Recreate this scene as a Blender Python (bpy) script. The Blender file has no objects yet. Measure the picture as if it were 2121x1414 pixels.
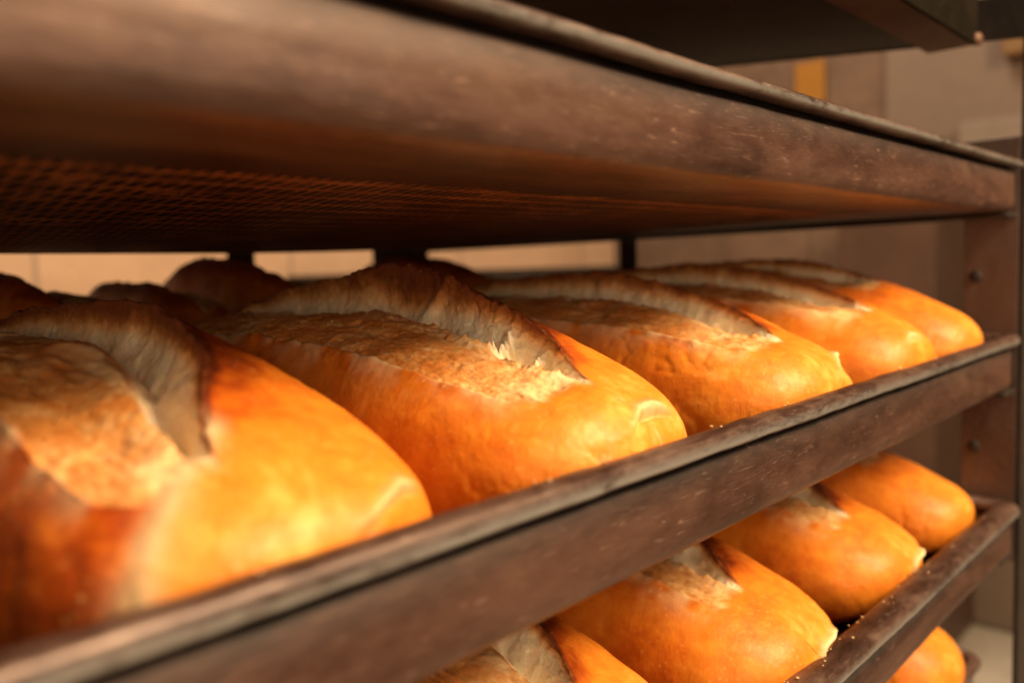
import bpy, math, random
import numpy as np
from mathutils import Vector, Matrix

scene = bpy.context.scene
COL = scene.collection

# ------------------------------------------------------------------ helpers
def tag(o, label=None, cat=None, group=None, kind=None):
    if label: o['label'] = label
    if cat: o['category'] = cat
    if group: o['group'] = group
    if kind: o['kind'] = kind
    return o

def empty(name, loc=(0, 0, 0), rz=0.0):
    o = bpy.data.objects.new(name, None)
    o.empty_display_size = .02
    COL.objects.link(o); o.location = loc; o.rotation_euler = (0, 0, rz)
    return o

def link(name, mesh, mat=None, parent=None):
    o = bpy.data.objects.new(name, mesh); COL.objects.link(o)
    if mat: mesh.materials.append(mat)
    if parent: o.parent = parent
    return o

def mesh_np(name, V, Q, smooth=True, normals=None, attrs=None):
    me = bpy.data.meshes.new(name)
    V = np.asarray(V, np.float32); Q = np.asarray(Q, np.int32)
    me.vertices.add(len(V)); me.vertices.foreach_set('co', V.ravel())
    me.loops.add(Q.size); me.loops.foreach_set('vertex_index', Q.ravel())
    me.polygons.add(len(Q))
    me.polygons.foreach_set('loop_start', np.arange(len(Q), dtype=np.int32) * Q.shape[1])
    try: me.polygons.foreach_set('loop_total', np.full(len(Q), Q.shape[1], np.int32))
    except Exception: pass
    me.update(calc_edges=True)
    me.validate()
    me.polygons.foreach_set('use_smooth', np.full(len(me.polygons), smooth, bool))
    if attrs:
        for k, a in attrs.items():
            at = me.attributes.new(k, 'FLOAT', 'POINT'); at.data.foreach_set('value', np.asarray(a, np.float32))
    if normals is not None:
        me.normals_split_custom_set_from_vertices([tuple(n) for n in normals])
    return me

class MB:
    """collects boxes and tubes into one mesh"""
    def __init__(s): s.v = []; s.f = []
    def box(s, a, b, bev=0.0):
        x0, y0, z0 = a; x1, y1, z1 = b; k = len(s.v); e = bev
        if e <= 0:
            s.v += [(x, y, z) for z in (z0, z1) for x, y in ((x0, y0), (x1, y0), (x1, y1), (x0, y1))]
            s.f += [tuple(k + i for i in q) for q in ((3, 2, 1, 0), (4, 5, 6, 7), (0, 1, 5, 4), (1, 2, 6, 5), (2, 3, 7, 6), (3, 0, 4, 7))]
            return
        pts = []
        for sx in (0, 1):
            for sy in (0, 1):
                for sz in (0, 1):
                    X = (x0, x1)[sx]; Y = (y0, y1)[sy]; Z = (z0, z1)[sz]
                    dx = e if sx == 0 else -e; dy = e if sy == 0 else -e; dz = e if sz == 0 else -e
                    pts += [(X, Y + dy, Z + dz), (X + dx, Y, Z + dz), (X + dx, Y + dy, Z)]
        s.v += pts
        def p(sx, sy, sz, w): return k + ((sx * 2 + sy) * 2 + sz) * 3 + w
        s.f += [(p(0,0,0,0), p(0,0,1,0), p(0,1,1,0), p(0,1,0,0)), (p(1,0,0,0), p(1,1,0,0), p(1,1,1,0), p(1,0,1,0)),
                (p(0,0,0,1), p(1,0,0,1), p(1,0,1,1), p(0,0,1,1)), (p(0,1,0,1), p(0,1,1,1), p(1,1,1,1), p(1,1,0,1)),
                (p(0,0,0,2), p(0,1,0,2), p(1,1,0,2), p(1,0,0,2)), (p(0,0,1,2), p(1,0,1,2), p(1,1,1,2), p(0,1,1,2))]
        for a_ in (0, 1):
            for b_ in (0, 1):
                s.f += [(p(a_,b_,0,0), p(a_,b_,1,0), p(a_,b_,1,1), p(a_,b_,0,1))]
                s.f += [(p(a_,0,b_,0), p(a_,1,b_,0), p(a_,1,b_,2), p(a_,0,b_,2))]
                s.f += [(p(0,a_,b_,1), p(1,a_,b_,1), p(1,a_,b_,2), p(0,a_,b_,2))]
                for c_ in (0, 1): s.f += [(p(a_,b_,c_,0), p(a_,b_,c_,1), p(a_,b_,c_,2))]
    def dome(s, c, r, axis, h):
        k = len(s.v); c = Vector(c); ax = Vector(axis).normalized()
        q = ax.to_track_quat('Z', 'Y'); N = 18; M = 5
        for j in range(M):
            a = j / M * math.pi / 2
            for i in range(N):
                t = i / N * 2 * math.pi
                s.v.append(tuple(c + q @ Vector((r * math.cos(a) * math.cos(t), r * math.cos(a) * math.sin(t), h * math.sin(a)))))
        s.v.append(tuple(c + ax * h))
        for j in range(M - 1):
            for i in range(N):
                s.f.append((k + j*N + i, k + j*N + (i+1) % N, k + (j+1)*N + (i+1) % N, k + (j+1)*N + i))
        for i in range(N): s.f.append((k + (M-1)*N + i, k + (M-1)*N + (i+1) % N, k + M*N))
    def build(s, name, mat, parent=None, smooth=False):
        me = bpy.data.meshes.new(name); me.from_pydata(s.v, [], s.f); me.update()
        import bmesh
        bm = bmesh.new(); bm.from_mesh(me); bmesh.ops.recalc_face_normals(bm, faces=bm.faces); bm.to_mesh(me); bm.free()
        if smooth:
            me.polygons.foreach_set('use_smooth', np.ones(len(me.polygons), bool))
        return link(name, me, mat, parent)

# ------------------------------------------------------------------ noise in numpy
_rng = np.random.default_rng(7)
_T = _rng.random(4096).astype(np.float32)
def _h(ix, iy, iz):
    h = (ix * 374761393 + iy * 668265263 + iz * 2147483647 * 3 + ix * iy * 1274126177) & 0x7fffffff
    h = ((h ^ (h >> 13)) * 1103515245 + iz * 97531 + iy * 7919) & 0x7fffffff
    return _T[(h ^ (h >> 16)) & 4095]
def vnoise(P):
    P = np.asarray(P, np.float64); i = np.floor(P).astype(np.int64); f = P - i; f = f * f * f * (f * (f * 6 - 15) + 10)
    r = 0
    for dx in (0, 1):
        wx = f[..., 0] if dx else 1 - f[..., 0]
        for dy in (0, 1):
            wy = f[..., 1] if dy else 1 - f[..., 1]
            for dz in (0, 1):
                wz = f[..., 2] if dz else 1 - f[..., 2]
                r = r + wx * wy * wz * _h(i[..., 0] + dx, i[..., 1] + dy, i[..., 2] + dz)
    return r * 2 - 1
def fbm(P, o=4, g=.5):
    r = 0; a = 1; t = 0
    P = np.asarray(P, np.float64)
    for k in range(o):
        r = r + a * vnoise(P * 2 ** k + 17.3 * k); t += a; a *= g
    return r / t
def sst(a, b, x):
    t = np.clip((x - a) / (b - a), 0, 1); return t * t * (3 - 2 * t)
def gau(x): return np.exp(-x * x)

# ------------------------------------------------------------------ node helper
class NT:
    def __init__(s, name):
        m = bpy.data.materials.new(name); m.use_nodes = True; s.m = m; s.t = m.node_tree
        s.b = s.t.nodes['Principled BSDF']
    def n(s, typ, **kw):
        nd = s.t.nodes.new(typ)
        for k, v in kw.items():
            if k.startswith('i_'):
                key = k[2:]; key = int(key) if key.isdigit() else key.replace('_', ' ')
                nd.inputs[key].default_value = v
            else: setattr(nd, k, v)
        return nd
    def l(s, a, b): s.t.links.new(a, b)
    def val(s, x, sock):
        if isinstance(x, (int, float)): sock.default_value = x
        elif isinstance(x, tuple): sock.default_value = x if len(x) == len(sock.default_value) else (*x, 1)
        else: s.l(x, sock)
    def math(s, op, a, b=0.0, clamp=False):
        nd = s.n('ShaderNodeMath', operation=op, use_clamp=clamp); s.val(a, nd.inputs[0]); s.val(b, nd.inputs[1]); return nd.outputs[0]
    def mix(s, f, a, b, mode='MIX'):
        nd = s.n('ShaderNodeMix', data_type='RGBA', blend_type=mode)
        s.val(f, nd.inputs[0]); s.val(a, nd.inputs[6]); s.val(b, nd.inputs[7]); return nd.outputs[2]
    def ramp(s, f, stops, interp='LINEAR'):
        nd = s.n('ShaderNodeValToRGB'); r = nd.color_ramp; r.interpolation = interp
        while len(r.elements) < len(stops): r.elements.new(.5)
        for e, (p, c) in zip(r.elements, stops):
            e.position = p; e.color = (c, c, c, 1) if isinstance(c, (int, float)) else (*c, 1)
        s.val(f, nd.inputs[0]); return nd.outputs[0]
    def coord(s, scale=(1, 1, 1), rot=(0, 0, 0), loc=(0, 0, 0)):
        if not hasattr(s, 'tc'): s.tc = s.n('ShaderNodeTexCoord')
        mp = s.n('ShaderNodeMapping'); mp.inputs['Scale'].default_value = scale; mp.inputs['Rotation'].default_value = rot; mp.inputs['Location'].default_value = loc
        s.l(s.tc.outputs['Object'], mp.inputs['Vector']); return mp.outputs[0]
    def noise(s, v, scale, detail=4, rough=.55, dist=0.0):
        nd = s.n('ShaderNodeTexNoise'); s.l(v, nd.inputs['Vector']); nd.inputs['Scale'].default_value = scale
        nd.inputs['Detail'].default_value = detail; nd.inputs['Roughness'].default_value = rough; nd.inputs['Distortion'].default_value = dist
        return nd.outputs['Fac']
    def attr(s, name):
        nd = s.n('ShaderNodeAttribute', attribute_name=name); return nd.outputs['Fac']
    def bump(s, h, strength, dist, prev=None):
        nd = s.n('ShaderNodeBump'); nd.inputs['Strength'].default_value = strength; nd.inputs['Distance'].default_value = dist
        s.l(h, nd.inputs['Height'])
        if prev is not None: s.l(prev, nd.inputs['Normal'])
        return nd.outputs[0]
    def set(s, **kw):
        for k, v in kw.items(): s.val(v, s.b.inputs[k.replace('_', ' ')])
        return s.m

# ------------------------------------------------------------------ materials
def mat_bread():
    n = NT('bread')
    v = n.coord()
    bake_shade, band, crumb, pale = n.attr('bake_shade'), n.attr('band'), n.attr('crumb'), n.attr('pale')
    n1 = n.noise(v, 38, 5, .6, .4); n2 = n.noise(v, 160, 4, .6); n3 = n.noise(v, 700, 3, .6)
    vs = n.coord(scale=(1, .35, 1)); n4 = n.noise(vs, 90, 5, .65, 1.2)
    f = n.math('ADD', bake_shade, n.math('MULTIPLY', n.math('SUBTRACT', n1, .5), .52))
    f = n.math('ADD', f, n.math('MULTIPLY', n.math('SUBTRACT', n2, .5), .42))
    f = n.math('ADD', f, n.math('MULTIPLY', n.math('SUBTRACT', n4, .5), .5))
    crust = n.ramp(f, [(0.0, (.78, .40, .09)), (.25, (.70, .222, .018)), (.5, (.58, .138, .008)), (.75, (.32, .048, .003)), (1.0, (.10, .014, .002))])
    # blistered pale freckles
    vo = n.n('ShaderNodeTexVoronoi'); n.l(v, vo.inputs['Vector']); vo.inputs['Scale'].default_value = 330
    bl = n.ramp(vo.outputs['Distance'], [(.10, 1.0), (.28, 0.0)])
    crust = n.mix(n.math('MULTIPLY', n.math('MULTIPLY', bl, n.ramp(n1, [(.46, 0.0), (.62, 1.0)])), .45), crust, (.80, .46, .15))
    # scored band: flour-dusted rough crust
    vb = n.coord(scale=(1, .6, 1)); b1 = n.noise(vb, 95, 6, .7, .8); b2 = n.noise(v, 420, 4, .7); b3 = n.noise(vb, 34, 4, .6, 1.0)
    bf = n.math('ADD', n.math('ADD', n.math('MULTIPLY', b1, .44), n.math('MULTIPLY', b2, .16)), n.math('MULTIPLY', b3, .40))
    bandc = n.ramp(bf, [(.32, (.26, .062, .007)), (.42, (.50, .145, .018)), (.50, (.62, .24, .055)), (.57, (.74, .42, .17)), (.68, (.84, .64, .40))])
    # crumb
    c1 = n.noise(v, 260, 5, .65)
    c2 = n.noise(n.coord(scale=(1, 1, .5)), 75, 4, .6)
    crumbc = n.ramp(n.math('ADD', n.math('ADD', n.math('MULTIPLY', bake_shade, 1.0), n.math('MULTIPLY', n.math('SUBTRACT', c1, .5), .45)), n.math('MULTIPLY', n.math('SUBTRACT', c2, .5), .45)),
                    [(.0, (.97, .79, .56)), (.25, (.94, .69, .42)), (.5, (.78, .42, .17)), (.75, (.42, .15, .03)), (1.0, (.2, .05, .01))])
    c = n.mix(band, crust, bandc); c = n.mix(n.math('MULTIPLY', pale, n.ramp(b1, [(.30, .35), (.55, 1.0)])), c, (.86, .64, .36)); c = n.mix(crumb, c, crumbc)
    rough_area = n.math('MAXIMUM', band, crumb)
    rg = n.math('ADD', n.math('MULTIPLY', rough_area, .35), n.math('ADD', .47, n.math('MULTIPLY', n.math('SUBTRACT', n2, .5), .25)))
    n5 = n.noise(n.coord(scale=(1, 2.6, .55)), 210, 4, .65, .8)
    bh = n.math('ADD', n.math('MULTIPLY', n5, .42), n.math('MULTIPLY', n3, .30))
    nb = n.bump(bh, .42, .0010)
    h2 = n.math('MULTIPLY', n.math('ADD', b2, n.noise(v, 1100, 3, .7)), n.math('ADD', crumb, n.math('MULTIPLY', band, .85)))
    nb = n.bump(h2, .34, .0012, nb)
    vp = n.n('ShaderNodeTexVoronoi'); n.l(n.coord(scale=(1, 1, .8)), vp.inputs['Vector']); vp.inputs['Scale'].default_value = 420; vp.inputs['Randomness'].default_value = 1
    pore = n.math('MULTIPLY', n.ramp(vp.outputs['Distance'], [(.05, 0.0), (.55, 1.0)]), crumb)
    nb = n.bump(pore, .15, .0012, nb)
    m = n.set(Base_Color=c, Roughness=rg, Normal=nb)
    n.b.inputs['Specular IOR Level'].default_value = .30
    n.l(n.math('ADD', .10, n.math('MULTIPLY', crumb, .45)), n.b.inputs['Subsurface Weight'])
    n.b.inputs['Subsurface Radius'].default_value = (1.0, .4, .12)
    n.b.inputs['Subsurface Scale'].default_value = .004
    return m

def mat_metal(name, dark, mid, light, metallic=.35, rough=.5, scratch=.5, streak=(1, 1, 1), scale=30, lightpos=.62):
    """old baked-on pan steel: blotchy patina, grease freckles and fine scratches"""
    n = NT(name)
    v = n.coord(scale=streak)
    n1 = n.noise(v, scale, 6, .62, .6); n2 = n.noise(v, scale * 6, 5, .7); n3 = n.noise(n.coord(), 900, 3, .7)
    f = n.math('ADD', n.math('MULTIPLY', n1, .74), n.math('MULTIPLY', n2, .26))
    c = n.ramp(f, [(.32, dark), (.48, mid), (lightpos, tuple(.55 * a + .45 * b for a, b in zip(mid, light))), (.80, light)])
    # scratches: thin iso-lines of stretched noise, several directions
    sc = None
    for k_, (rot, sx) in enumerate((((0, .25, 0), (90, 300, 700)), ((0, -.6, 0), (110, 300, 800)), ((0, 1.25, 0), (90, 300, 620)), ((0, .02, 0), (40, 260, 900)), ((0, -1.2, 0), (130, 300, 700)), ((0, .8, 0), (120, 300, 760)))):
        s_ = n.noise(n.coord(scale=sx, rot=rot), 1.0, 2, .5, .6)
        ln = n.ramp(s_, [(.64, 0.0), (.72, 1.0)])
        gate = n.ramp(n.noise(n.coord(loc=(k_ * 3.7, 0, k_)), 34, 3, .6), [(.47, 0.0), (.66, 1.0)])
        ln = n.math('MULTIPLY', ln, gate)
        sc = ln if sc is None else n.math('MAXIMUM', sc, ln)
    sc = n.math('MULTIPLY', sc, scratch)
    c = n.mix(sc, c, tuple(min(1, x * 1.9 + .05) for x in light))
    spk = n.ramp(n3, [(.66, 0.0), (.74, 1.0)])
    c = n.mix(n.math('MULTIPLY', spk, .10), c, light)
    worn_sheen = n.attr('worn_sheen'); grime_shade = n.attr('grime_shade')
    wn_ = n.math('MULTIPLY', worn_sheen, n.ramp(n.math('ADD', n.math('MULTIPLY', n1, .5), n.math('MULTIPLY', n2, .5)), [(.36, 0.0), (.52, 1.0)]))
    c = n.mix(n.math('MULTIPLY', wn_, .85), c, (.40, .40, .39))  # pale grey painted in as the rim's highlight
    gr_ = n.math('MULTIPLY', grime_shade, n.ramp(n2, [(.30, 1.0), (.75, .55)]))
    c = n.mix(gr_, c, (.006, .004, .003))  # near-black mixed into the seam, deepening the shade of the gap
    nb = n.bump(n.math('ADD', n2, n.math('MULTIPLY', n3, .4)), .25, .0006)
    rg = n.math('ADD', rough - .12, n.math('MULTIPLY', n2, .28))
    met = n.math('ADD', metallic, n.math('MULTIPLY', wn_, .3), True)
    rg = n.math('ADD', rg, n.math('MULTIPLY', gr_, .3))
    return n.set(Base_Color=c, Roughness=rg, Metallic=met, Normal=nb)

def mat_perforated():
    n = NT('perforated_sheet')
    v = n.coord()
    sp = n.n('ShaderNodeSeparateXYZ'); n.l(v, sp.inputs[0])
    P = .0046; PY = .027
    def grid(ox, oy):
        x = n.math('SUBTRACT', n.math('FRACT', n.math('ADD', n.math('DIVIDE', sp.outputs[0], P), ox)), .5)
        y = n.math('SUBTRACT', n.math('FRACT', n.math('ADD', n.math('DIVIDE', sp.outputs[1], PY), oy)), .5)
        x = n.math('MULTIPLY', x, P); y = n.math('MULTIPLY', n.math('MAXIMUM', n.math('SUBTRACT', n.math('ABSOLUTE', y), .13), 0.0), PY)
        return n.math('SQRT', n.math('ADD', n.math('MULTIPLY', x, x), n.math('MULTIPLY', y, y)))
    wob = n.noise(n.coord(), 14, 2, .5)
    clog = n.ramp(n.noise(n.coord(), 70, 4, .65), [(.34, 0.0), (.44, 1.0)])
    d = n.math('ADD', n.math('MINIMUM', grid(0, 0), grid(.5, .5)), n.math('MULTIPLY', n.math('SUBTRACT', wob, .5), P * .25))
    hole = n.math('MULTIPLY', n.ramp(n.math('DIVIDE', d, P), [(.28, 1.0), (.34, 0.0)]), clog)
    n1 = n.noise(v, 45, 5, .65, .5); n2 = n.noise(n.coord(scale=(1, 3, 1)), 160, 4, .65)
    c = n.ramp(n.math('ADD', n.math('MULTIPLY', n1, .6), n.math('MULTIPLY', n2, .4)),
               [(.34, (.06, .022, .007)), (.50, (.25, .095, .028)), (.66, (.44, .20, .075))])
    c = n.mix(n.ramp(n2, [(.60, 0.0), (.70, .8)]), c, (.02, .010, .006))
    c = n.mix(hole, c, (.004, .0025, .002))
    nb = n.bump(hole, .7, .0008); nb.node.invert = True
    return n.set(Base_Color=c, Roughness=.5, Metallic=.25, Normal=nb)

def mat_plain(name, col, rough=.7, var=.25, scale=6, metallic=0.0, bump=.1):
    n = NT(name); v = n.coord()
    a = n.noise(v, scale, 5, .6); b = n.noise(v, scale * 9, 4, .6)
    f = n.math('ADD', n.math('MULTIPLY', a, .6), n.math('MULTIPLY', b, .4))
    c = n.ramp(f, [(.3, tuple(x * (1 - var) for x in col)), (.7, tuple(min(1, x * (1 + var)) for x in col))])
    return n.set(Base_Color=c, Roughness=rough, Metallic=metallic, Normal=n.bump(b, bump, .002))

def mat_tiles(name, col, grout, tw, th, axis, lo=.8, hi=1.15):
    n = NT(name); v = n.coord()
    sp = n.n('ShaderNodeSeparateXYZ'); n.l(v, sp.inputs[0])
    def line(o, w):
        f = n.math('ABSOLUTE', n.math('SUBTRACT', n.math('FRACT', n.math('DIVIDE', o, w)), .5))
        return n.ramp(n.math('MULTIPLY', n.math('SUBTRACT', .5, f), w), [(.003, 1.0), (.006, 0.0)])
    g = n.math('MAXIMUM', line(sp.outputs[axis], tw), line(sp.outputs[2], th))
    a = n.noise(v, 2.2, 4, .6); b = n.noise(v, 30, 4, .6)
    c = n.ramp(n.math('ADD', n.math('MULTIPLY', a, .7), n.math('MULTIPLY', b, .3)), [(.3, tuple(x * lo for x in col)), (.7, tuple(min(1, x * hi) for x in col))])
    c = n.mix(g, c, grout)
    return n.set(Base_Color=c, Roughness=.45, Normal=n.bump(g, -.3, .003))

M = {}
M['bread'] = mat_bread()
M['wall'] = mat_metal('pan_wall_patina', (.018, .006, .004), (.062, .026, .017), (.155, .080, .054), .3, .43, .45, (.30, 1, 1), 34)
M['rim'] = mat_metal('rolled_rim_steel', (.014, .007, .005), (.060, .026, .018), (.21, .13, .10), .3, .36, .25, (.35, 1, 1), 75)
M['floor'] = mat_perforated()
M['rack'] = mat_metal('rack_steel', (.05, .028, .022), (.105, .066, .052), (.20, .14, .115), .3, .45, .3, (1, 1, .5), 14)
M['black'] = mat_metal('blackened_steel', (.006, .003, .002), (.015, .008, .005), (.045, .026, .017), .05, .6, .25, (1, 1, 1), 20)
M['rack_dark'] = mat_metal('olive_black_steel', (.005, .004, .0022), (.009, .006, .0035), (.018, .012, .007), .0, .75, .2, (1, 1, 1), 18); M['rack_dark'].node_tree.nodes['Principled BSDF'].inputs['Specular IOR Level'].default_value = .04
M['shelf'] = mat_metal('shelf_steel', (.04, .018, .009), (.11, .048, .023), (.20, .10, .055), .3, .5, .3, (.4, 1, 1), 20)

# ------------------------------------------------------------------ bread
LZ = .0
def loaf_surface(seed, nt, nu, L=.30, W=.052, H=.083, ear=1.0, open_=1.0, lean=0.0, tear=False, tip_b=.045, slash_end=.97, tip_z=.043, low=.235, flake=False, fold=1.0, fold_x=.10, lip=1.0, bake_add=.0, cbake=.0, shift=.02, phi0=.47):
    r = np.random.default_rng(seed)
    off = r.random(3) * 50
    q = np.linspace(0, 1, nt)
    t = .5 - .5 * np.cos(np.pi * q); t = .62 * t + .38 * q; t = .0004 + t * .9992
    te, p = .30, 2.35
    def endp(x, te=te): return (1 - (1 - np.clip(x / te, 0, 1)) ** p) ** (1 / p)
    e = endp(t) * endp((1 - t) * 1.7 + 1e-4)
    ew = (.55 * endp(t, .13) + .45 * endp(t, .32)) * endp((1 - t) * 1.7 + 1e-4)
    top = .58 + .42 * sst(-.02, .50, t) * sst(-.10, .30, 1 - t)
    # openings of the score: vertical, near-side spread, crumb side
    bo = sst(tip_b, tip_b + .13, t) * sst(0, .16, slash_end - t) * open_
    olo = .16 + .84 * sst(tip_b - .02, tip_b + .055, t) * (.66 + .34 * sst(tip_b, .42, t)) * sst(0, .2, slash_end - t + .03)
    ohi = .25 + .75 * sst(tip_b - .02, tip_b + .20, t) * sst(0, .2, slash_end - t + .03)
    hump = .06 + .94 * gau((t - .45) / np.where(t < .45, .14, .20))
    phic = phi0 + (.49 + shift - phi0) * sst(tip_b, .45, t)
    # control columns: name, angle, sideways and vertical shift when open, share of the columns
    ctl = [('b0', None, 0, 0, .4), ('b1', None, 0, 0, .6), ('f0', 0.0, 0, 0, 3.0), ('f1', .10, 0, 0, 4.5),
           ('low', low, -.012, -.012, 1.0), ('l1', low + .02, .012, -.050, 2.6), ('m1', low + .09, .0, -.105, 3.6), ('m2', .40, .0, -.135, 2.6),
           ('btop', .485, .025, -.135, 1.3), ('g1', .498, .05, -.20, 1.8), ('gap', .51, .09, -.29, 2.0), ('w1', .525, .11, -.19, 2.8), ('w2', .54, .115, -.07, 2.8),
           ('crest', .555, .09, .085 * ear, 1.8), ('far', .60, .03, .060 * ear, 3.0), ('far2', .68, 0, .012, 3.0), ('f2', .80, 0, 0, 3.0), ('f3', 1.0, 0, 0, .6), ('b2', None, 0, 0, .4), ('b3', None, 0, 0, .1)]
    idx = {k[0]: i for i, k in enumerate(ctl)}
    K = len(ctl)
    wts = np.array([k[4] for k in ctl[:-1]])
    cum = np.concatenate([[0], np.cumsum(wts)]); cum /= cum[-1]
    u = np.linspace(0, 1, nu)
    kk = np.clip(np.searchsorted(cum, u, side='right') - 1, 0, K - 2)
    fr = (u - cum[kk]) / (cum[kk + 1] - cum[kk]); ui = kk + fr
    PH = np.zeros((K, nt)); DC = np.zeros((K, nt)); DZ = np.zeros((K, nt))
    for i, (nme, ph, dc, dz, w_) in enumerate(ctl):
        if ph is None: PH[i] = 0 if i < 4 else 1; continue
        if i < idx['low'] or i > idx['far2']: PH[i] = ph
        else:
            d_ = ph - .49
            PH[i] = phic + d_ * (olo if i <= idx['m2'] else ohi)
        hz = hump if nme in ('crest', 'far') else 1
        DC[i] = dc * bo; DZ[i] = dz * bo * hz
    # front fan: keep the columns monotone where the score closes
    PH = np.maximum.accumulate(PH, axis=0)
    ex = np.full(K, .5)
    for s_ in ('btop', 'crest', 'gap', 'low'): ex[idx[s_]] = .12
    def cr(A):
        p0 = A[np.clip(kk - 1, 0, K - 1)]; p1 = A[kk]; p2 = A[kk + 1]; p3 = A[np.clip(kk + 2, 0, K - 1)]
        m1 = (p2 - p0) * ex[kk][:, None]; m2 = (p3 - p1) * ex[kk + 1][:, None]; f = fr[:, None]
        return (2*f**3 - 3*f**2 + 1) * p1 + (f**3 - 2*f**2 + f) * m1 + (-2*f**3 + 3*f**2) * p2 + (f**3 - f**2) * m2
    phi = PH[kk] * (1 - fr[:, None]) + PH[kk + 1] * fr[:, None]
    a_ = np.pi * (1 - phi); cc = np.cos(a_); ss = np.clip(np.sin(a_), 0, 1)
    c = np.sign(cc) * np.abs(cc) ** .82; z = ss ** .74
    c = c * (1 - .15 * np.clip(1 - z / .32, 0, 1) ** 2)
    bl = np.where(ui < idx['f0'], ui / idx['f0'], np.where(ui > idx['f3'], (K - 1 - ui) / (K - 1 - idx['f3']), 1.0))
    c = c * bl[:, None]
    c = c + cr(DC); z = z + cr(DZ)
    z = np.maximum(z, 0)
    zc = .36
    zz = zc + (z - zc) * e[None]
    zz = np.where(zz > zc, zc + (zz - zc) * top[None], zz)
    zz = np.maximum(zz, 0)
    wv = 1 + .05 * fbm(np.stack([t * 5, t * 0 + off[0], t * 0], -1), 2)
    ax = lean * (t - .2) + .003 * fbm(np.stack([t * 3, t * 0 + off[1], t * 0], -1), 2)
    X = c * W * ew[None] * wv[None] + ax[None]
    Y = np.broadcast_to(t[None] * L, X.shape).copy()
    P = np.stack([X, Y, zz * H], -1)
    # --- masks
    U = np.broadcast_to(ui[:, None], X.shape); B = np.broadcast_to(bo[None], X.shape); i_ = idx
    jag = .6 * fbm(P * 300 + off, 3)
    band = sst(i_['low'] + .2, i_['low'] + .9, U + jag) * (1 - sst(i_['btop'] + .2, i_['g1'] + .6, U + jag * .5)) * sst(.03, .20, B + .12 * jag)
    crumb = sst(i_['btop'] + .2, i_['g1'] + .5, U + jag * .4) * (1 - sst(i_['crest'] - .25, i_['crest'] + .25, U + jag * .6)) * sst(.05, .2, B + .08 * jag)
    lowedge = gau((U - i_['low'] - .25) / .40) * sst(.06, .25, B)
    du = np.gradient(P, axis=0); dt = np.gradient(P, axis=1)
    N = np.cross(dt, du); ln = np.linalg.norm(N, axis=-1, keepdims=True); N = N / np.maximum(ln, 1e-12)
    cen = P - np.stack([ax[None] + 0 * X, Y, 0 * X + .36 * H], -1)
    N = N * np.sign((N * cen)[nu // 4: 3 * nu // 4].sum())
    cr_ = (1 - crumb) * (1 - band)
    d = .0020 * fbm(P * 24 + off, 3) + .0002 * fbm(P * 95 + off, 3) * (1 - crumb)
    wr = fbm(P * np.array([70, 40, 30]) + off, 4)
    d += -.0005 * gau(wr / .07) * sst(.05, .4, fbm(P * 30 + 9 + off, 2)) * cr_
    d += .00012 * fbm(P * 420 + off, 3)
    bls = fbm(P * 330 + off + 5, 2); d += .00016 * sst(.30, .6, bls) * cr_ * sst(-.1, .3, fbm(P * 40 + off, 2))
    rid = 1 - np.abs(fbm(P * np.array([190, 110, 150]) + off, 4)) * 2
    d += band * (.0009 * (rid - .6) + .0014 * fbm(P * np.array([95, 48, 70]) + off, 4, .42) + .00045 * fbm(P * 800 + off, 3))
    d += lowedge * (.0009 + .0014 * fbm(P * 120 + off, 3))
    bub = np.abs(vnoise(P * 150 + off)) + .5 * np.abs(vnoise(P * 330 + off * 2))
    d += crumb * (.0009 * fbm(P * np.array([55, 60, 50]) + off, 3) - .0009 * (bub - .4) + .0003 * fbm(P * 500 + off, 2) + .0002 * fbm(P * 1200 + off, 2))
    fl = 0
    if flake:      # a flap of crumb that leans across the opening
        xf = (Y - .116 - .75 * (.082 - P[..., 2]))
        fl = crumb * (.0018 * gau((xf + .003) / .004) - .0030 * sst(.0, .004, xf) * (1 - sst(.02, .05, xf)))
        d += fl
    cj = gau((U - i_['crest']) / .45) * sst(.1, .5, B)
    P[..., 2] += cj * (.0010 * fbm(np.stack([Y * 110 + off[2], X * 0, X * 0], -1), 3) + .0011 * np.maximum(0, fbm(np.stack([Y * 480, X * 200 + off[0], X * 0], -1), 2)))
    bj = gau((U - i_['btop'] - .1) / .4) * sst(.1, .5, B)
    P[..., 2] += lip * bj * (.0020 * fbm(np.stack([Y * 90 + off[1], X * 0, X * 0], -1), 3) + .0018 * np.maximum(0, fbm(np.stack([Y * 500, X * 300 + off[0], X * 0], -1), 2)))
    gd = gau((U - i_['gap']) / .8) * B
    P[..., 2] += gd * (.010 * np.clip(fbm(np.stack([Y * 42 + off[2] * 3, X * 0, X * 0], -1), 2), -.1, .8))
    if flake: P[..., 2] += B * gau((U - i_['gap']) / 1.3) * (.0095 * gau((Y - .069 - .1 * X) / .0030) + .006 * gau((Y - .050) / .0025)) * (.7 + .8 * fbm(P * 420 + off, 3))
    # --- tip fold: a pinched crease on the blunt end
    zt = tip_z * H / .083
    xx = P[..., 0] - ax[None]
    fx = xx - fold_x * W
    dz = P[..., 2] - (zt + .0030 * np.cos(fx * 130) + .05 * fx - .0030 + .0012 * fbm(np.stack([fx * 150, X * 0 + off[0], X * 0], -1), 2))
    win = fold * gau(fx / (.0105 * fold)) * (1 - sst(.04, .08, Y / L))
    d += win * (-.0030 * gau(dz / .0010) - .0012 * gau((dz + .004) / .004) + .0020 * gau((dz - .0020) / .0014))
    pale = win * gau((dz - .0016) / .0016) * .9
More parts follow.
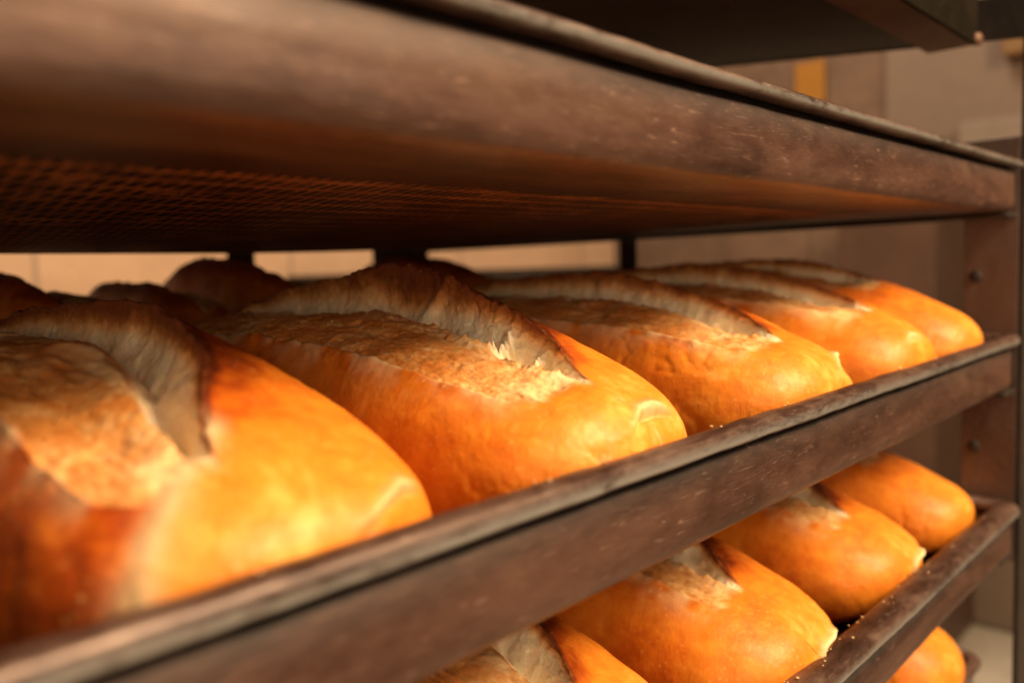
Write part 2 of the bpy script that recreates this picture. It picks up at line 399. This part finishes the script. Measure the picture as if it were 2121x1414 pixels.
    pale2 = .75 * open_ * lowedge * sst(-.35, .25, fbm(P * 90 + off, 3)) + .65 * gau((U - i_['btop'] - .1) / .55) * sst(.05, .3, B) * sst(-.3, .3, fbm(P * 110 + 7 + off, 3)) + .38 * band * (1 - sst(.0, .18, t - tip_b)) * sst(-.5, .4, fbm(P * 70 + off, 2))
    if tear:
        dy = Y - (.006 + .9 * np.maximum(0, xx + .036) + .004 * fbm(np.stack([P[..., 2] * 60, X * 0, X * 0 + 3], -1), 2))
        wn = sst(.002, .010, -xx) * (1 - sst(.054, .062, P[..., 2]))
        d += wn * (-.0016 * sst(-.001, .007, dy) * (1 - sst(.03, .09, dy)) + .0007 * gau((dy + .004) / .005))
        pale2 = np.maximum(pale2, wn * .8 * gau((dy - .001) / .0050))
    d = d * sst(0, .004, P[..., 2]) * sst(0, .05, e)[None]
    P = P + N * d[..., None]
    P[..., 2] = np.maximum(P[..., 2], 0.0)
    for k_ in (0, -1): P[:, k_] = .5 * (P[:, k_].min(axis=0) + P[:, k_].max(axis=0))      # close both ends
    pale = np.clip(np.maximum(pale, pale2), 0, 1)
    zn = P[..., 2] / H
    bake_shade = .34 + .26 * sst(.55, 1.05, zn) - .05 * xx / W + bake_add - .11 * (1 - sst(.0, .14, t))[None] * sst(.2, .5, zn) \
        + .50 * cj + .30 * gau((U - i_['far']) / 1.0) * sst(.1, .5, B) + .12 * (1 - sst(.02, .25, zn)) + .16 * fbm(P * 30 + 31 + off, 3)
    if tear: bake_shade = bake_shade + .30 * sst(.0, .006, dy) * sst(.01, .02, -xx) * (1 - sst(.10, .2, Y))  # browner flank behind the tear paints in the shade on that side
    bake_c = -.06 + cbake + 1.0 * sst(.56, .98, (U - i_['g1']) / (i_['crest'] - i_['g1'])) + .17 * fbm(P * np.array([120, 90, 70]) + off, 3)
    if flake: bake_c = bake_c + .35 * sst(.0, .012, (Y - .116 - .75 * (.082 - P[..., 2]))) * sst(.3, .9, (U - i_['g1']) / (i_['crest'] - i_['g1'])) * (1 - sst(.03, .07, Y - .1))
    bake_shade = bake_shade * (1 - crumb) + bake_c * crumb
    return P, dict(bake_shade=bake_shade, band=band, crumb=crumb, pale=pale), idx, ui, bo, t

def build_loaf(name, seed, nt, nu, parent, **kw):
    P, A, idx, ui, bo, t = loaf_surface(seed, nt, nu, **kw)
    nu_, nt_ = P.shape[:2]
    V = P.reshape(-1, 3)
    i = np.arange(nu_ - 1)[:, None]; j = np.arange(nt_ - 1)[None]
    a = (i * nt_ + j); Q = np.stack([a, a + 1, a + nt_ + 1, a + nt_], -1)       # (nu-1, nt-1, 4)
    # vertex normals of the whole loaf, so that the parts shade as one skin
    fn = np.cross(V[Q[..., 2]] - V[Q[..., 0]], V[Q[..., 3]] - V[Q[..., 1]])
    VN = np.zeros_like(V)
    for k in range(4): np.add.at(VN, Q[..., k].ravel(), fn.reshape(-1, 3))
    VN /= np.maximum(np.linalg.norm(VN, axis=1, keepdims=True), 1e-14)
    cen = V.mean(0)
    if ((V - cen) * VN).sum() < 0:
        VN = -VN; Q = Q[..., ::-1]
    um = .5 * (ui[:-1] + ui[1:])[:, None] + 0 * j; bm_ = .5 * (bo[:-1] + bo[1:])[None] + 0 * i
    isband = (um > idx['low'] + .3) & (um < idx['g1'] - .3) & (bm_ > .12)
    iscr = (um >= idx['g1'] - .3) & (um < idx['crest']) & (bm_ > .12)
    for nme, msk in (('crust', ~(isband | iscr)), ('scored_band', isband), ('crumb', iscr)):
        q = Q[msk]; 
        if len(q) == 0: continue
        used, inv = np.unique(q.ravel(), return_inverse=True)
        v = V[used]; q = inv.reshape(-1, 4)
        ar = np.linalg.norm(np.cross(v[q[:, 2]] - v[q[:, 0]], v[q[:, 3]] - v[q[:, 1]]), axis=1)
        q = q[ar > 1e-13]
        me = mesh_np(nme, v, q, True, VN[used], {k: x.reshape(-1)[used] for k, x in A.items()})
        link(nme, me, M['bread'], parent)
    return parent

def copy_tree(o, loc, rz, scale=None):
    c = o.copy(); COL.objects.link(c); c.location = loc; c.rotation_euler = (0, 0, rz)
    if scale: c.scale = scale
    for ch in o.children:
        d = ch.copy(); COL.objects.link(d); d.parent = c
    return c

GF = 'loaves in the front row of the middle tray'
GB = 'dark loaves in the back row of the middle tray'
GL = 'loaves on the lower tray'
FZ = -.037      # pan floor
def loaf(seed, x, y, z, rz, label, group, nt=240, nu=210, **kw):
    e_ = empty('bread_loaf', (x, y, z), rz); tag(e_, label, 'bread loaf', group)
    build_loaf('bread_loaf', seed, nt, nu, e_, **kw)
    return e_

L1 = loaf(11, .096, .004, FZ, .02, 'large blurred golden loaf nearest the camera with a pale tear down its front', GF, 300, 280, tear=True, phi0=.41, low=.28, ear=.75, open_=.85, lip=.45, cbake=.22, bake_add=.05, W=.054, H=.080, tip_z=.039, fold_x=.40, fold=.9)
L2 = loaf(23, .209, .003, FZ, .0, 'sharp golden loaf with a tall ragged ear and white crumb in its open score', GF, 520, 460, H=.083, ear=1.75, W=.054, phi0=.455, flake=True)
L3 = loaf(37, .349, .004, FZ, -.02, 'golden loaf with a flat open score, just behind the sharp tall-eared loaf', GF, 320, 280, ear=.6, W=.054, H=.083, tip_b=.055, phi0=.465, fold=1.25, fold_x=.45)
L4 = loaf(41, .468, .004, FZ, .0, 'golden loaf between the flat-scored loaf and the last loaf by the rack post', GF, 260, 220, ear=.55, W=.049, H=.086, tip_b=.075, low=.26, phi0=.485, fold=.7, fold_x=-.15)
L5 = loaf(59, .560, .003, FZ, .03, 'smooth rounded loaf at the far end of the middle tray beside the rack post', GF, 260, 220, ear=.35, open_=.75, W=.046, H=.090, tip_b=.16, fold=.05, low=.30, bake_add=.06)

# back row, turned the other way round, dark against the wall
backs = [(.182, .608, 'dark back-row loaf seen above the nearest blurred loaf'),
         (.256, .609, 'low dark back-row loaf in the gap between two taller dark loaves'),
         (.327, .608, 'tall dark back-row loaf in front of the slim back post'),
         (.518, .608, 'dark back-row loaf right behind the ear of the sharp loaf')]
bsrc = [L3, L5, L4, L3]
bsc = [(.92, .90, 1.15), (.55, .88, .99), (.84, .90, 1.19), (1.0, .90, 1.22)]
for (x, y, lab), s_, sc in zip(backs, bsrc, bsc):
    c = copy_tree(s_, (x, y, FZ), math.pi, sc); tag(c, lab, 'bread loaf', GB)

# lower tray
LT = -.112
LF = LT - .037
LC = loaf(71, .338, .006, LF, 0, 'large lower-tray loaf with a folded tip resting at the pan rim', GL, 320, 260, H=.080, W=.054, low=.31, ear=.25, open_=.85, tip_b=.085, tip_z=.036, phi0=.45, fold=1.5, fold_x=.2, bake_add=.04)
lows = [(L3, .216, .010, .0, (1, 1, .98), 'lower-tray loaf cut by the bottom edge, torn crust at its score'),
        (LC, .470, .010, -.03, (.96, 1, 1.0), 'middle lower-tray loaf with a short pale score and creased tip'),
        (L5, .590, .014, .03, (1, 1, .90), 'smooth rounded loaf at the far end of the lower tray')]
for s_, x, y, rz, sc, lab in lows:
    c = copy_tree(s_, (x, y, LF), rz, sc); tag(c, lab, 'bread loaf', GL)
c = copy_tree(L5, (.578, .016, -.226 - .037), .02, (1.1, 1, 1.16)); tag(c, 'loaf on the bottom tray, seen under the lower tray at the corner', 'bread loaf')

# ------------------------------------------------------------------ trays
def round_rect(x0, y0, x1, y1, r, n, step):
    pts = []
    def seg(a, b):
        a = np.array(a, float); b = np.array(b, float); k = max(2, int(np.linalg.norm(b - a) / step))
        d = (b - a) / np.linalg.norm(b - a); nn = np.array([d[1], -d[0]])
        for i in range(k): pts.append((*(a + (b - a) * i / k), *nn))
    def arc(cx, cy, a0):
        for i in range(n):
            a = a0 + (math.pi / 2) * i / n
            pts.append((cx + r * math.cos(a), cy + r * math.sin(a), math.cos(a), math.sin(a)))
    seg((x0 + r, y0), (x1 - r, y0)); arc(x1 - r, y0 + r, -math.pi / 2)
    seg((x1, y0 + r), (x1, y1 - r)); arc(x1 - r, y1 - r, 0)
    seg((x1 - r, y1), (x0 + r, y1)); arc(x0 + r, y1 - r, math.pi / 2)
    seg((x0, y1 - r), (x0, y0 + r)); arc(x0 + r, y0 + r, math.pi)
    return np.array(pts)

def sweep(name, path, prof, mat, parent, noise=None, seed=0, attrs=None):
    n, m = len(path), len(prof)
    prof = np.array(prof)
    V = np.zeros((n, m, 3))
    V[..., 0] = path[:, None, 0] + path[:, None, 2] * prof[None, :, 0]
    V[..., 1] = path[:, None, 1] + path[:, None, 3] * prof[None, :, 0]
    V[..., 2] = prof[None, :, 1]
    if noise: V = noise(V, path, prof, seed)
    i = np.arange(n)[:, None]; j = np.arange(m)[None]
    a = i * m + j; b = ((i + 1) % n) * m + j; c = ((i + 1) % n) * m + (j + 1) % m; d = i * m + (j + 1) % m
    Q = np.stack([a, b, c, d], -1).reshape(-1, 4)
    me = mesh_np(name, V.reshape(-1, 3), Q, True, None, {k: np.tile(np.asarray(a_, float), n) for k, a_ in attrs.items()} if attrs else None)
    import bmesh
    bm = bmesh.new(); bm.from_mesh(me); bmesh.ops.recalc_face_normals(bm, faces=bm.faces); bm.to_mesh(me); bm.free()
    return link(name, me, mat, parent)

def tray(loc, rz, label, group, x0=-.18, x1=.634, depth=.612, gap=.0036, rim=(-.0057, .0044, .0037), step=.003, sag=.0, inset=.050, rim_o=.0005):
    root = empty('baking_tray', loc, rz); tag(root, label, 'baking tray', group)
    path = round_rect(x0, 0, x1, depth, .012, 10, step)
    zr = rim[0] - rim[2]
    prof = [(-.0034, rim[0]), (-.0040, zr - .0010), (-.0010, zr - gap + .0006), (0.0, zr - gap - .0006), (.0, -.024), (.0, -.028), (0.0, -.033)]
    for k in range(1, 6):
        a = k / 5 * math.pi / 2; prof.append((-.0055 + .0055 * math.cos(a), -.0335 - .0055 * math.sin(a)))
    prof += [(-.02, -.0390), (-.035, -.0388), (-inset, -.0388), (-inset, -.0378), (-.03, -.0374), (-.009, -.0374), (-.004, -.0355), (-.0022, -.031), (-.0046, zr - .001), (-.0046, rim[0])]
    def wn(V, path, prof, seed):
        Q = V * np.array([1, 1, 1.5])
        d = .0007 * fbm(Q * 14 + loc[2] * 100, 3) + .00025 * fbm(Q * 60 + 3, 2)
        V[..., 0] += path[:, None, 2] * d; V[..., 1] += path[:, None, 3] * d
        V[..., 2] += .0006 * fbm(np.stack([V[..., 0] * 9 + loc[2] * 50, V[..., 1] * 9, V[..., 2] * 0], -1), 3)
        return V
    gm = [1, 1, 1, .6, .0] + [0] * (len(prof) - 6) + [1]  # seam recess blackened in colour: gap shade on top of baked-on carbon
    sweep('side_wall', path, prof, M['wall'], root, wn, attrs=dict(grime_shade=gm))
    zc, ry, rzz = rim
    rp = []
    for k in range(16):
        a = 2 * math.pi * k / 16; s_ = math.sin(a); c_ = math.cos(a)
        rp.append((rim_o + ry * math.copysign(abs(c_) ** .85, c_), zc + rzz * math.copysign(abs(s_) ** .8, s_)))
    def rn(V, path, prof, seed):
        d = .00035 * fbm(V * 90 + loc[2] * 70, 3)
        cx = V.mean(axis=1, keepdims=True); dv = V - cx; dv /= np.linalg.norm(dv, axis=-1, keepdims=True)
        V = V + dv * d[..., None]
        V[..., 2] += .0007 * fbm(np.stack([V[..., 0] * 9 + loc[2] * 50, V[..., 1] * 9, V[..., 2] * 0], -1), 3)
        return V
    wr_ = [float(np.exp(-((((2 * math.pi * k / 16) + math.pi) % (2 * math.pi) - math.pi + .40) / .40) ** 2)) for k in range(16)]  # grey stripe low on the rim's front: painted sheen over worn metal
    sweep('rolled_rim', path, rp, M['rim'], root, rn, attrs=dict(worn_sheen=wr_))
    gx = np.linspace(x0 + inset - .001, x1 - inset + .001, 60); gy = np.linspace(inset - .001, depth - inset + .001, 40)
    GX, GY = np.meshgrid(gx, gy, indexing='ij')
    sx = np.sin(np.pi * (GX - gx[0]) / (gx[-1] - gx[0])) ** .6; sy = np.sin(np.pi * (GY - gy[0]) / (gy[-1] - gy[0])) ** 1.2
    GZ = -.0382 - sag * sx * sy * (1 + .15 * fbm(np.stack([GX * 6, GY * 6, GX * 0], -1), 2))
    lo = np.stack([GX, GY, GZ - .0003], -1).reshape(-1, 3); hi = np.stack([GX, GY, GZ + .0006], -1).reshape(-1, 3)
    i = np.arange(59)[:, None]; j = np.arange(39)[None]; q = i * 40 + j
    ql = np.stack([q, q + 1, q + 41, q + 40], -1).reshape(-1, 4); qh = np.stack([q, q + 40, q + 41, q + 1], -1).reshape(-1, 4) + 2400
    per = np.concatenate([np.arange(60) * 40, 59 * 40 + np.arange(1, 40), (np.arange(58, -1, -1)) * 40 + 39, np.arange(38, 0, -1)])
    nx = np.roll(per, -1); qs = np.stack([per, nx, nx + 2400, per + 2400], -1)
    link('perforated_base', mesh_np('perforated_base', np.concatenate([lo, hi]), np.concatenate([ql, qh, qs]), False), M['floor'], root)
    return root
GT = 'trays stacked in the rack'
tray((0, 0, 0), 0, 'dark pan across the middle holding the row of sharp golden loaves', GT)
tray((0, 0, .1168), 0, 'upper brown pan whose perforated underside shows above the loaves', GT, rim=(-.0090, .0048, .0024), gap=.0030, sag=.0115, inset=.066, x1=.636)
tray((.0, .002, LT), -.006, 'lower dark pan with a wide black rim, crossing the bottom right corner', GT, rim=(-.0078, .0078, .0047), gap=.0060, rim_o=-.0032)
tray((.0, .02, -.226), 0, 'bottom pan, its corner just showing below the lower pan', GT)

# ------------------------------------------------------------------ crumbs on the rims
def crumbs(name, n_, zfun, yr, xr, seed, label):
    r = random.Random(seed); V = []; F = []
    for k in range(n_):
        s_ = r.choice([.0003, .0003, .0004, .0005, .0007]) * r.uniform(.7, 1.3); x = r.uniform(*xr); y = r.uniform(*yr); z = zfun(x) + s_ * .45
        b0 = len(V); t = (1 + 5 ** .5) / 2
        ico = [(-1,t,0),(1,t,0),(-1,-t,0),(1,-t,0),(0,-1,t),(0,1,t),(0,-1,-t),(0,1,-t),(t,0,-1),(t,0,1),(-t,0,-1),(-t,0,1)]
        for p_ in ico:
            q_ = [c_ / 1.9 * s_ * r.uniform(.55, 1.35) for c_ in p_]; V.append((x + q_[0] * 1.3, y + q_[1], z + q_[2] * .7))
        F += [tuple(b0 + i for i in f) for f in ((0,11,5),(0,5,1),(0,1,7),(0,7,10),(0,10,11),(1,5,9),(5,11,4),(11,10,2),(10,7,6),(7,1,8),(3,9,4),(3,4,2),(3,2,6),(3,6,8),(3,8,9),(4,9,5),(2,4,11),(6,2,10),(8,6,7),(9,8,1))]
    me = bpy.data.meshes.new(name); me.from_pydata(V, [], F); me.update()
    o = link(name, me, mat_plain('crumb_bits', (.55, .33, .16), .8, .3, 60)); tag(o, label, 'crumbs', kind='stuff')
crumbs('bread_crumbs', 42, lambda x: LT - .0032, (.002, .009), (.26, .60), 3, 'pale bread crumbs scattered on the rim of the lower pan')
crumbs('bread_crumbs', 22, lambda x: -.0021, (-.001, .004), (.05, .58), 5, 'tiny bread crumbs scattered on the rim of the middle pan')
# ------------------------------------------------------------------ rack
rack = empty('tray_rack', (.64, 0, -1.0)); tag(rack, 'dark steel bakery rack with angle-iron posts carrying the trays', 'rack')
def rk(name, mb, mat): 
    o = mb.build(name, mat, rack); o.matrix_parent_inverse = Matrix.Translation((-.64, 0, 1.0)); return o
ZB, ZT = -1.0, .128
b = MB(); b.box((.6405, .0005, -.160), (.6435, .034, ZT), .0006); post = rk('front_post', b, M['rack'])
b = MB(); b.box((.6405, -.0035, ZB), (.678, 0, ZT + .3), .0006); rk('post_flange', b, M['black'])
for z in (.036, -.082):
    b = MB(); b.dome((.6403, .026, z), .0042, (-1, 0, 0), .0016); rk('bolt', b, M['black'])
b = MB(); b.box((.6405, .306, ZB), (.6435, .324, ZT + .3), .0006); rk('side_post', b, M['black'])
b = MB(); b.box((.5900, .624, ZB), (.6435, .6275, ZT + .3), .0006); b.box((.6405, .592, ZB), (.6435, .6235, ZT + .3), .0006); rk('back_post', b, M['black'])
b = MB(); b.box((.4125, .622, ZB), (.441, .626, ZT + .3), .0006); rk('back_post', b, M['black'])
b = MB(); b.box((-.1865, .622, ZB), (-.16, .626, ZT + .3), .0006); rk('back_post', b, M['black'])
for z in (.1168, 0, LT, -.226):
    b = MB(); b.box((.614, .001, z - .0425), (.6400, .62, z - .0396), .0005); b.box((.6375, .036, z - .0394), (.6400, .59, z - .018), .0005); rk('tray_rail', b, M['black'])
    b = MB(); b.box((-.1865, .001, z - .0425), (-.160, .62, z - .0396), .0005); rk('tray_rail', b, M['black'])

# ------------------------------------------------------------------ overhead shelf
sh = empty('overhead_shelf', (.4, .03, .175)); tag(sh, 'dark metal shelf above the trays with a brown angle-iron front bar', 'shelf')
def sp_(name, mb, mat, tilt=True):
    o = mb.build(name, mat, sh); o.matrix_parent_inverse = Matrix.Translation((-.4, -.03, -.175)); return o
b = MB(); b.box((-.3, .0285, .1905), (.6368, .0570, .1930), .0004); sp_('front_bar', b, M['shelf'])
me_b = MB(); x0, x1 = -.3, .6368
me_b.v = [(x0, .0575, .1965), (x1, .0575, .1965), (x1, .60, .250), (x0, .60, .250), (x0, .0575, .1985), (x1, .0575, .1985), (x1, .60, .253), (x0, .60, .253)]
me_b.f = [(3, 2, 1, 0), (4, 5, 6, 7), (0, 1, 5, 4), (1, 2, 6, 5), (2, 3, 7, 6), (3, 0, 4, 7)]
sp_('sheet', me_b, M['black'])
b = MB(); b.v = [(.637, -.03, .1870), (.6405, -.03, .1870), (.6405, .6, .249), (.637, .6, .249), (.637, -.03, .2145), (.6405, -.03, .2145), (.6405, .6, .276), (.637, .6, .276)]
b.f = me_b.f; sp_('side_bar', b, M['black'])
b = MB(); b.box((-.3, .0260, .1900), (.6368, .0283, .30), .0004); sp_('fascia', b, M['rack_dark'])
b = MB(); b.dome((.634, .0255, .1935), .0045, (-.5, -1, 0), .003); sp_('weld', b, M['shelf'])

# ------------------------------------------------------------------ setting
def plane(name, a, b_, c, d, mat, kind='structure'):
    me = bpy.data.meshes.new(name); me.from_pydata([a, b_, c, d], [], [(0, 1, 2, 3)]); me.update()
    o = link(name, me, mat); 
    if kind: o['kind'] = kind
    return o
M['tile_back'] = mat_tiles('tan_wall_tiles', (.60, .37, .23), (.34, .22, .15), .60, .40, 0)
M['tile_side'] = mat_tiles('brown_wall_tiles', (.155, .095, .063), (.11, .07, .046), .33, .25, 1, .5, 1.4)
M['concrete'] = mat_plain('pale_floor', (.55, .47, .38), .6, .3, 3)
XW = 2.6
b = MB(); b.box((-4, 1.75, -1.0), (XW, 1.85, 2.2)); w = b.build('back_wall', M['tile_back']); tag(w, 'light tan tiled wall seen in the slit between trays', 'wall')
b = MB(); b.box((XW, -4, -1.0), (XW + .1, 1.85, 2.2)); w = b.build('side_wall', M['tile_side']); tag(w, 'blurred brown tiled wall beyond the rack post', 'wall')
b = MB(); b.box((-4, -4, -1.05), (XW, 1.75, -1.0)); w = b.build('floor', M['concrete']); w['kind'] = 'structure'
# pale panel on the side wall from y<.75
b = MB(); b.box((XW - .03, -.9, -.99), (XW - .002, .752, 2.1), .003); w = b.build('wall_panel', mat_plain('pale_panel', (.185, .128, .092), .6, .12, 3)); tag(w, 'pale smooth wall panel beside the brown tiles', 'wall panel')
b = MB(); b.box((XW - .42, .50, -.99), (XW - .033, .735, .20), .004); w = b.build('brown_cabinet', mat_plain('brown_wood', (.085, .042, .026), .5, .3, 8)); tag(w, 'dark brown cabinet standing behind the rack post', 'cabinet')
b = MB(); b.box((XW - .02, .935, .53), (XW - .003, 1.03, .66), .003); w = b.build('yellow_notice', mat_plain('yellow_card', (.30, .125, .01), .5, .08, 8)); tag(w, 'small blurred yellow-orange notice on the tiled wall', 'notice')
b = MB(); b.box((XW - .12, .1, .27), (XW - .033, .535, .40), .006); w = b.build('wall_ledge', mat_plain('pale_ledge', (.22, .165, .125), .6, .15, 4)); tag(w, 'pale blurred ledge on the wall above the upper tray corner', 'ledge')
b = MB(); b.box((XW - .10, .05, .56), (XW - .033, .44, .80), .006); w = b.build('hanging_cloth', mat_plain('mustard', (.20, .11, .04), .8, .3, 12)); tag(w, 'blurred mustard brown cloth on the pale panel at top right', 'cloth')
cb = empty('black_oven', (1.60, 1.25, -1.0)); tag(cb, 'black blurred oven standing behind the rack in front of the wall', 'oven')
b = MB(); b.box((1.15, 1.2, -1.0), (1.90, 1.7, .0555), .002); o = b.build('body', M['black'], cb); o.matrix_parent_inverse = Matrix.Translation((-1.60, -1.25, 1.0))
b = MB(); b.dome((1.60, 1.199, .005), .022, (0, -1, 0), .02); o = b.build('knob', mat_plain('steel_knob', (.45, .48, .5), .3, .1, 8, .9), cb); o.matrix_parent_inverse = Matrix.Translation((-1.60, -1.25, 1.0))

# ------------------------------------------------------------------ light
world = bpy.data.worlds.new('World'); scene.world = world; world.use_nodes = True
bg = world.node_tree.nodes['Background']; bg.inputs[0].default_value = (1.0, .62, .40, 1); bg.inputs[1].default_value = .13

def area(name, loc, aim, sx, sy, power, col):
    l = bpy.data.lights.new(name, 'AREA'); l.shape = 'RECTANGLE'; l.size = sx; l.size_y = sy; l.energy = power; l.color = col
    o = bpy.data.objects.new(name, l); COL.objects.link(o); o.location = loc
    o.rotation_euler = (Vector(aim) - Vector(loc)).to_track_quat('-Z', 'Y').to_euler(); return o
area('window_light', (.55, -1.1, 1.05), (.28, .0, 0), .55, .55, 69, (1.0, .76, .46))
area('fill_light', (-.75, -1.4, .30), (.2, .1, 0), 1.0, 1.0, 14, (1.0, .74, .50))  # unseen fill lamp, added to brighten the left flanks and the crumb
area('wall_fill_light', (1.3, .8, 1.9), (1.9, 1.3, 0), .8, .8, 38, (1.0, .82, .62))  # lamp added out of view to brighten the walls behind the rack

# ------------------------------------------------------------------ camera
f_px, yaw, pit, rol = 1739.4, math.radians(43.02), math.radians(4.815), math.radians(-1.889)
Fv = Vector((math.cos(yaw) * math.cos(pit), math.sin(yaw) * math.cos(pit), -math.sin(pit)))
Rv = Fv.cross(Vector((0, 0, 1))).normalized(); Uv = Rv.cross(Fv)
R2 = math.cos(rol) * Rv + math.sin(rol) * Uv; U2 = -math.sin(rol) * Rv + math.cos(rol) * Uv
cd = bpy.data.cameras.new('Camera'); cam = bpy.data.objects.new('Camera', cd); COL.objects.link(cam)
mat = Matrix((R2, U2, -Fv)).transposed().to_4x4(); mat.translation = (0, -.1343, .05046); cam.matrix_world = mat
cd.sensor_width = 36; cd.lens = f_px / 2121 * 36; cd.clip_start = .005; cd.clip_end = 50
cd.dof.use_dof = True; cd.dof.focus_distance = .303; cd.dof.aperture_fstop = 6.2
scene.camera = cam

scene.view_settings.view_transform = 'Standard'; scene.view_settings.look = 'None'
scene.view_settings.exposure = 0; scene.view_settings.gamma = 1; scene.view_settings.use_curve_mapping = False
scene.render.engine = 'CYCLES'
scene.cycles.use_denoising = True
scene.cycles.max_bounces = 8
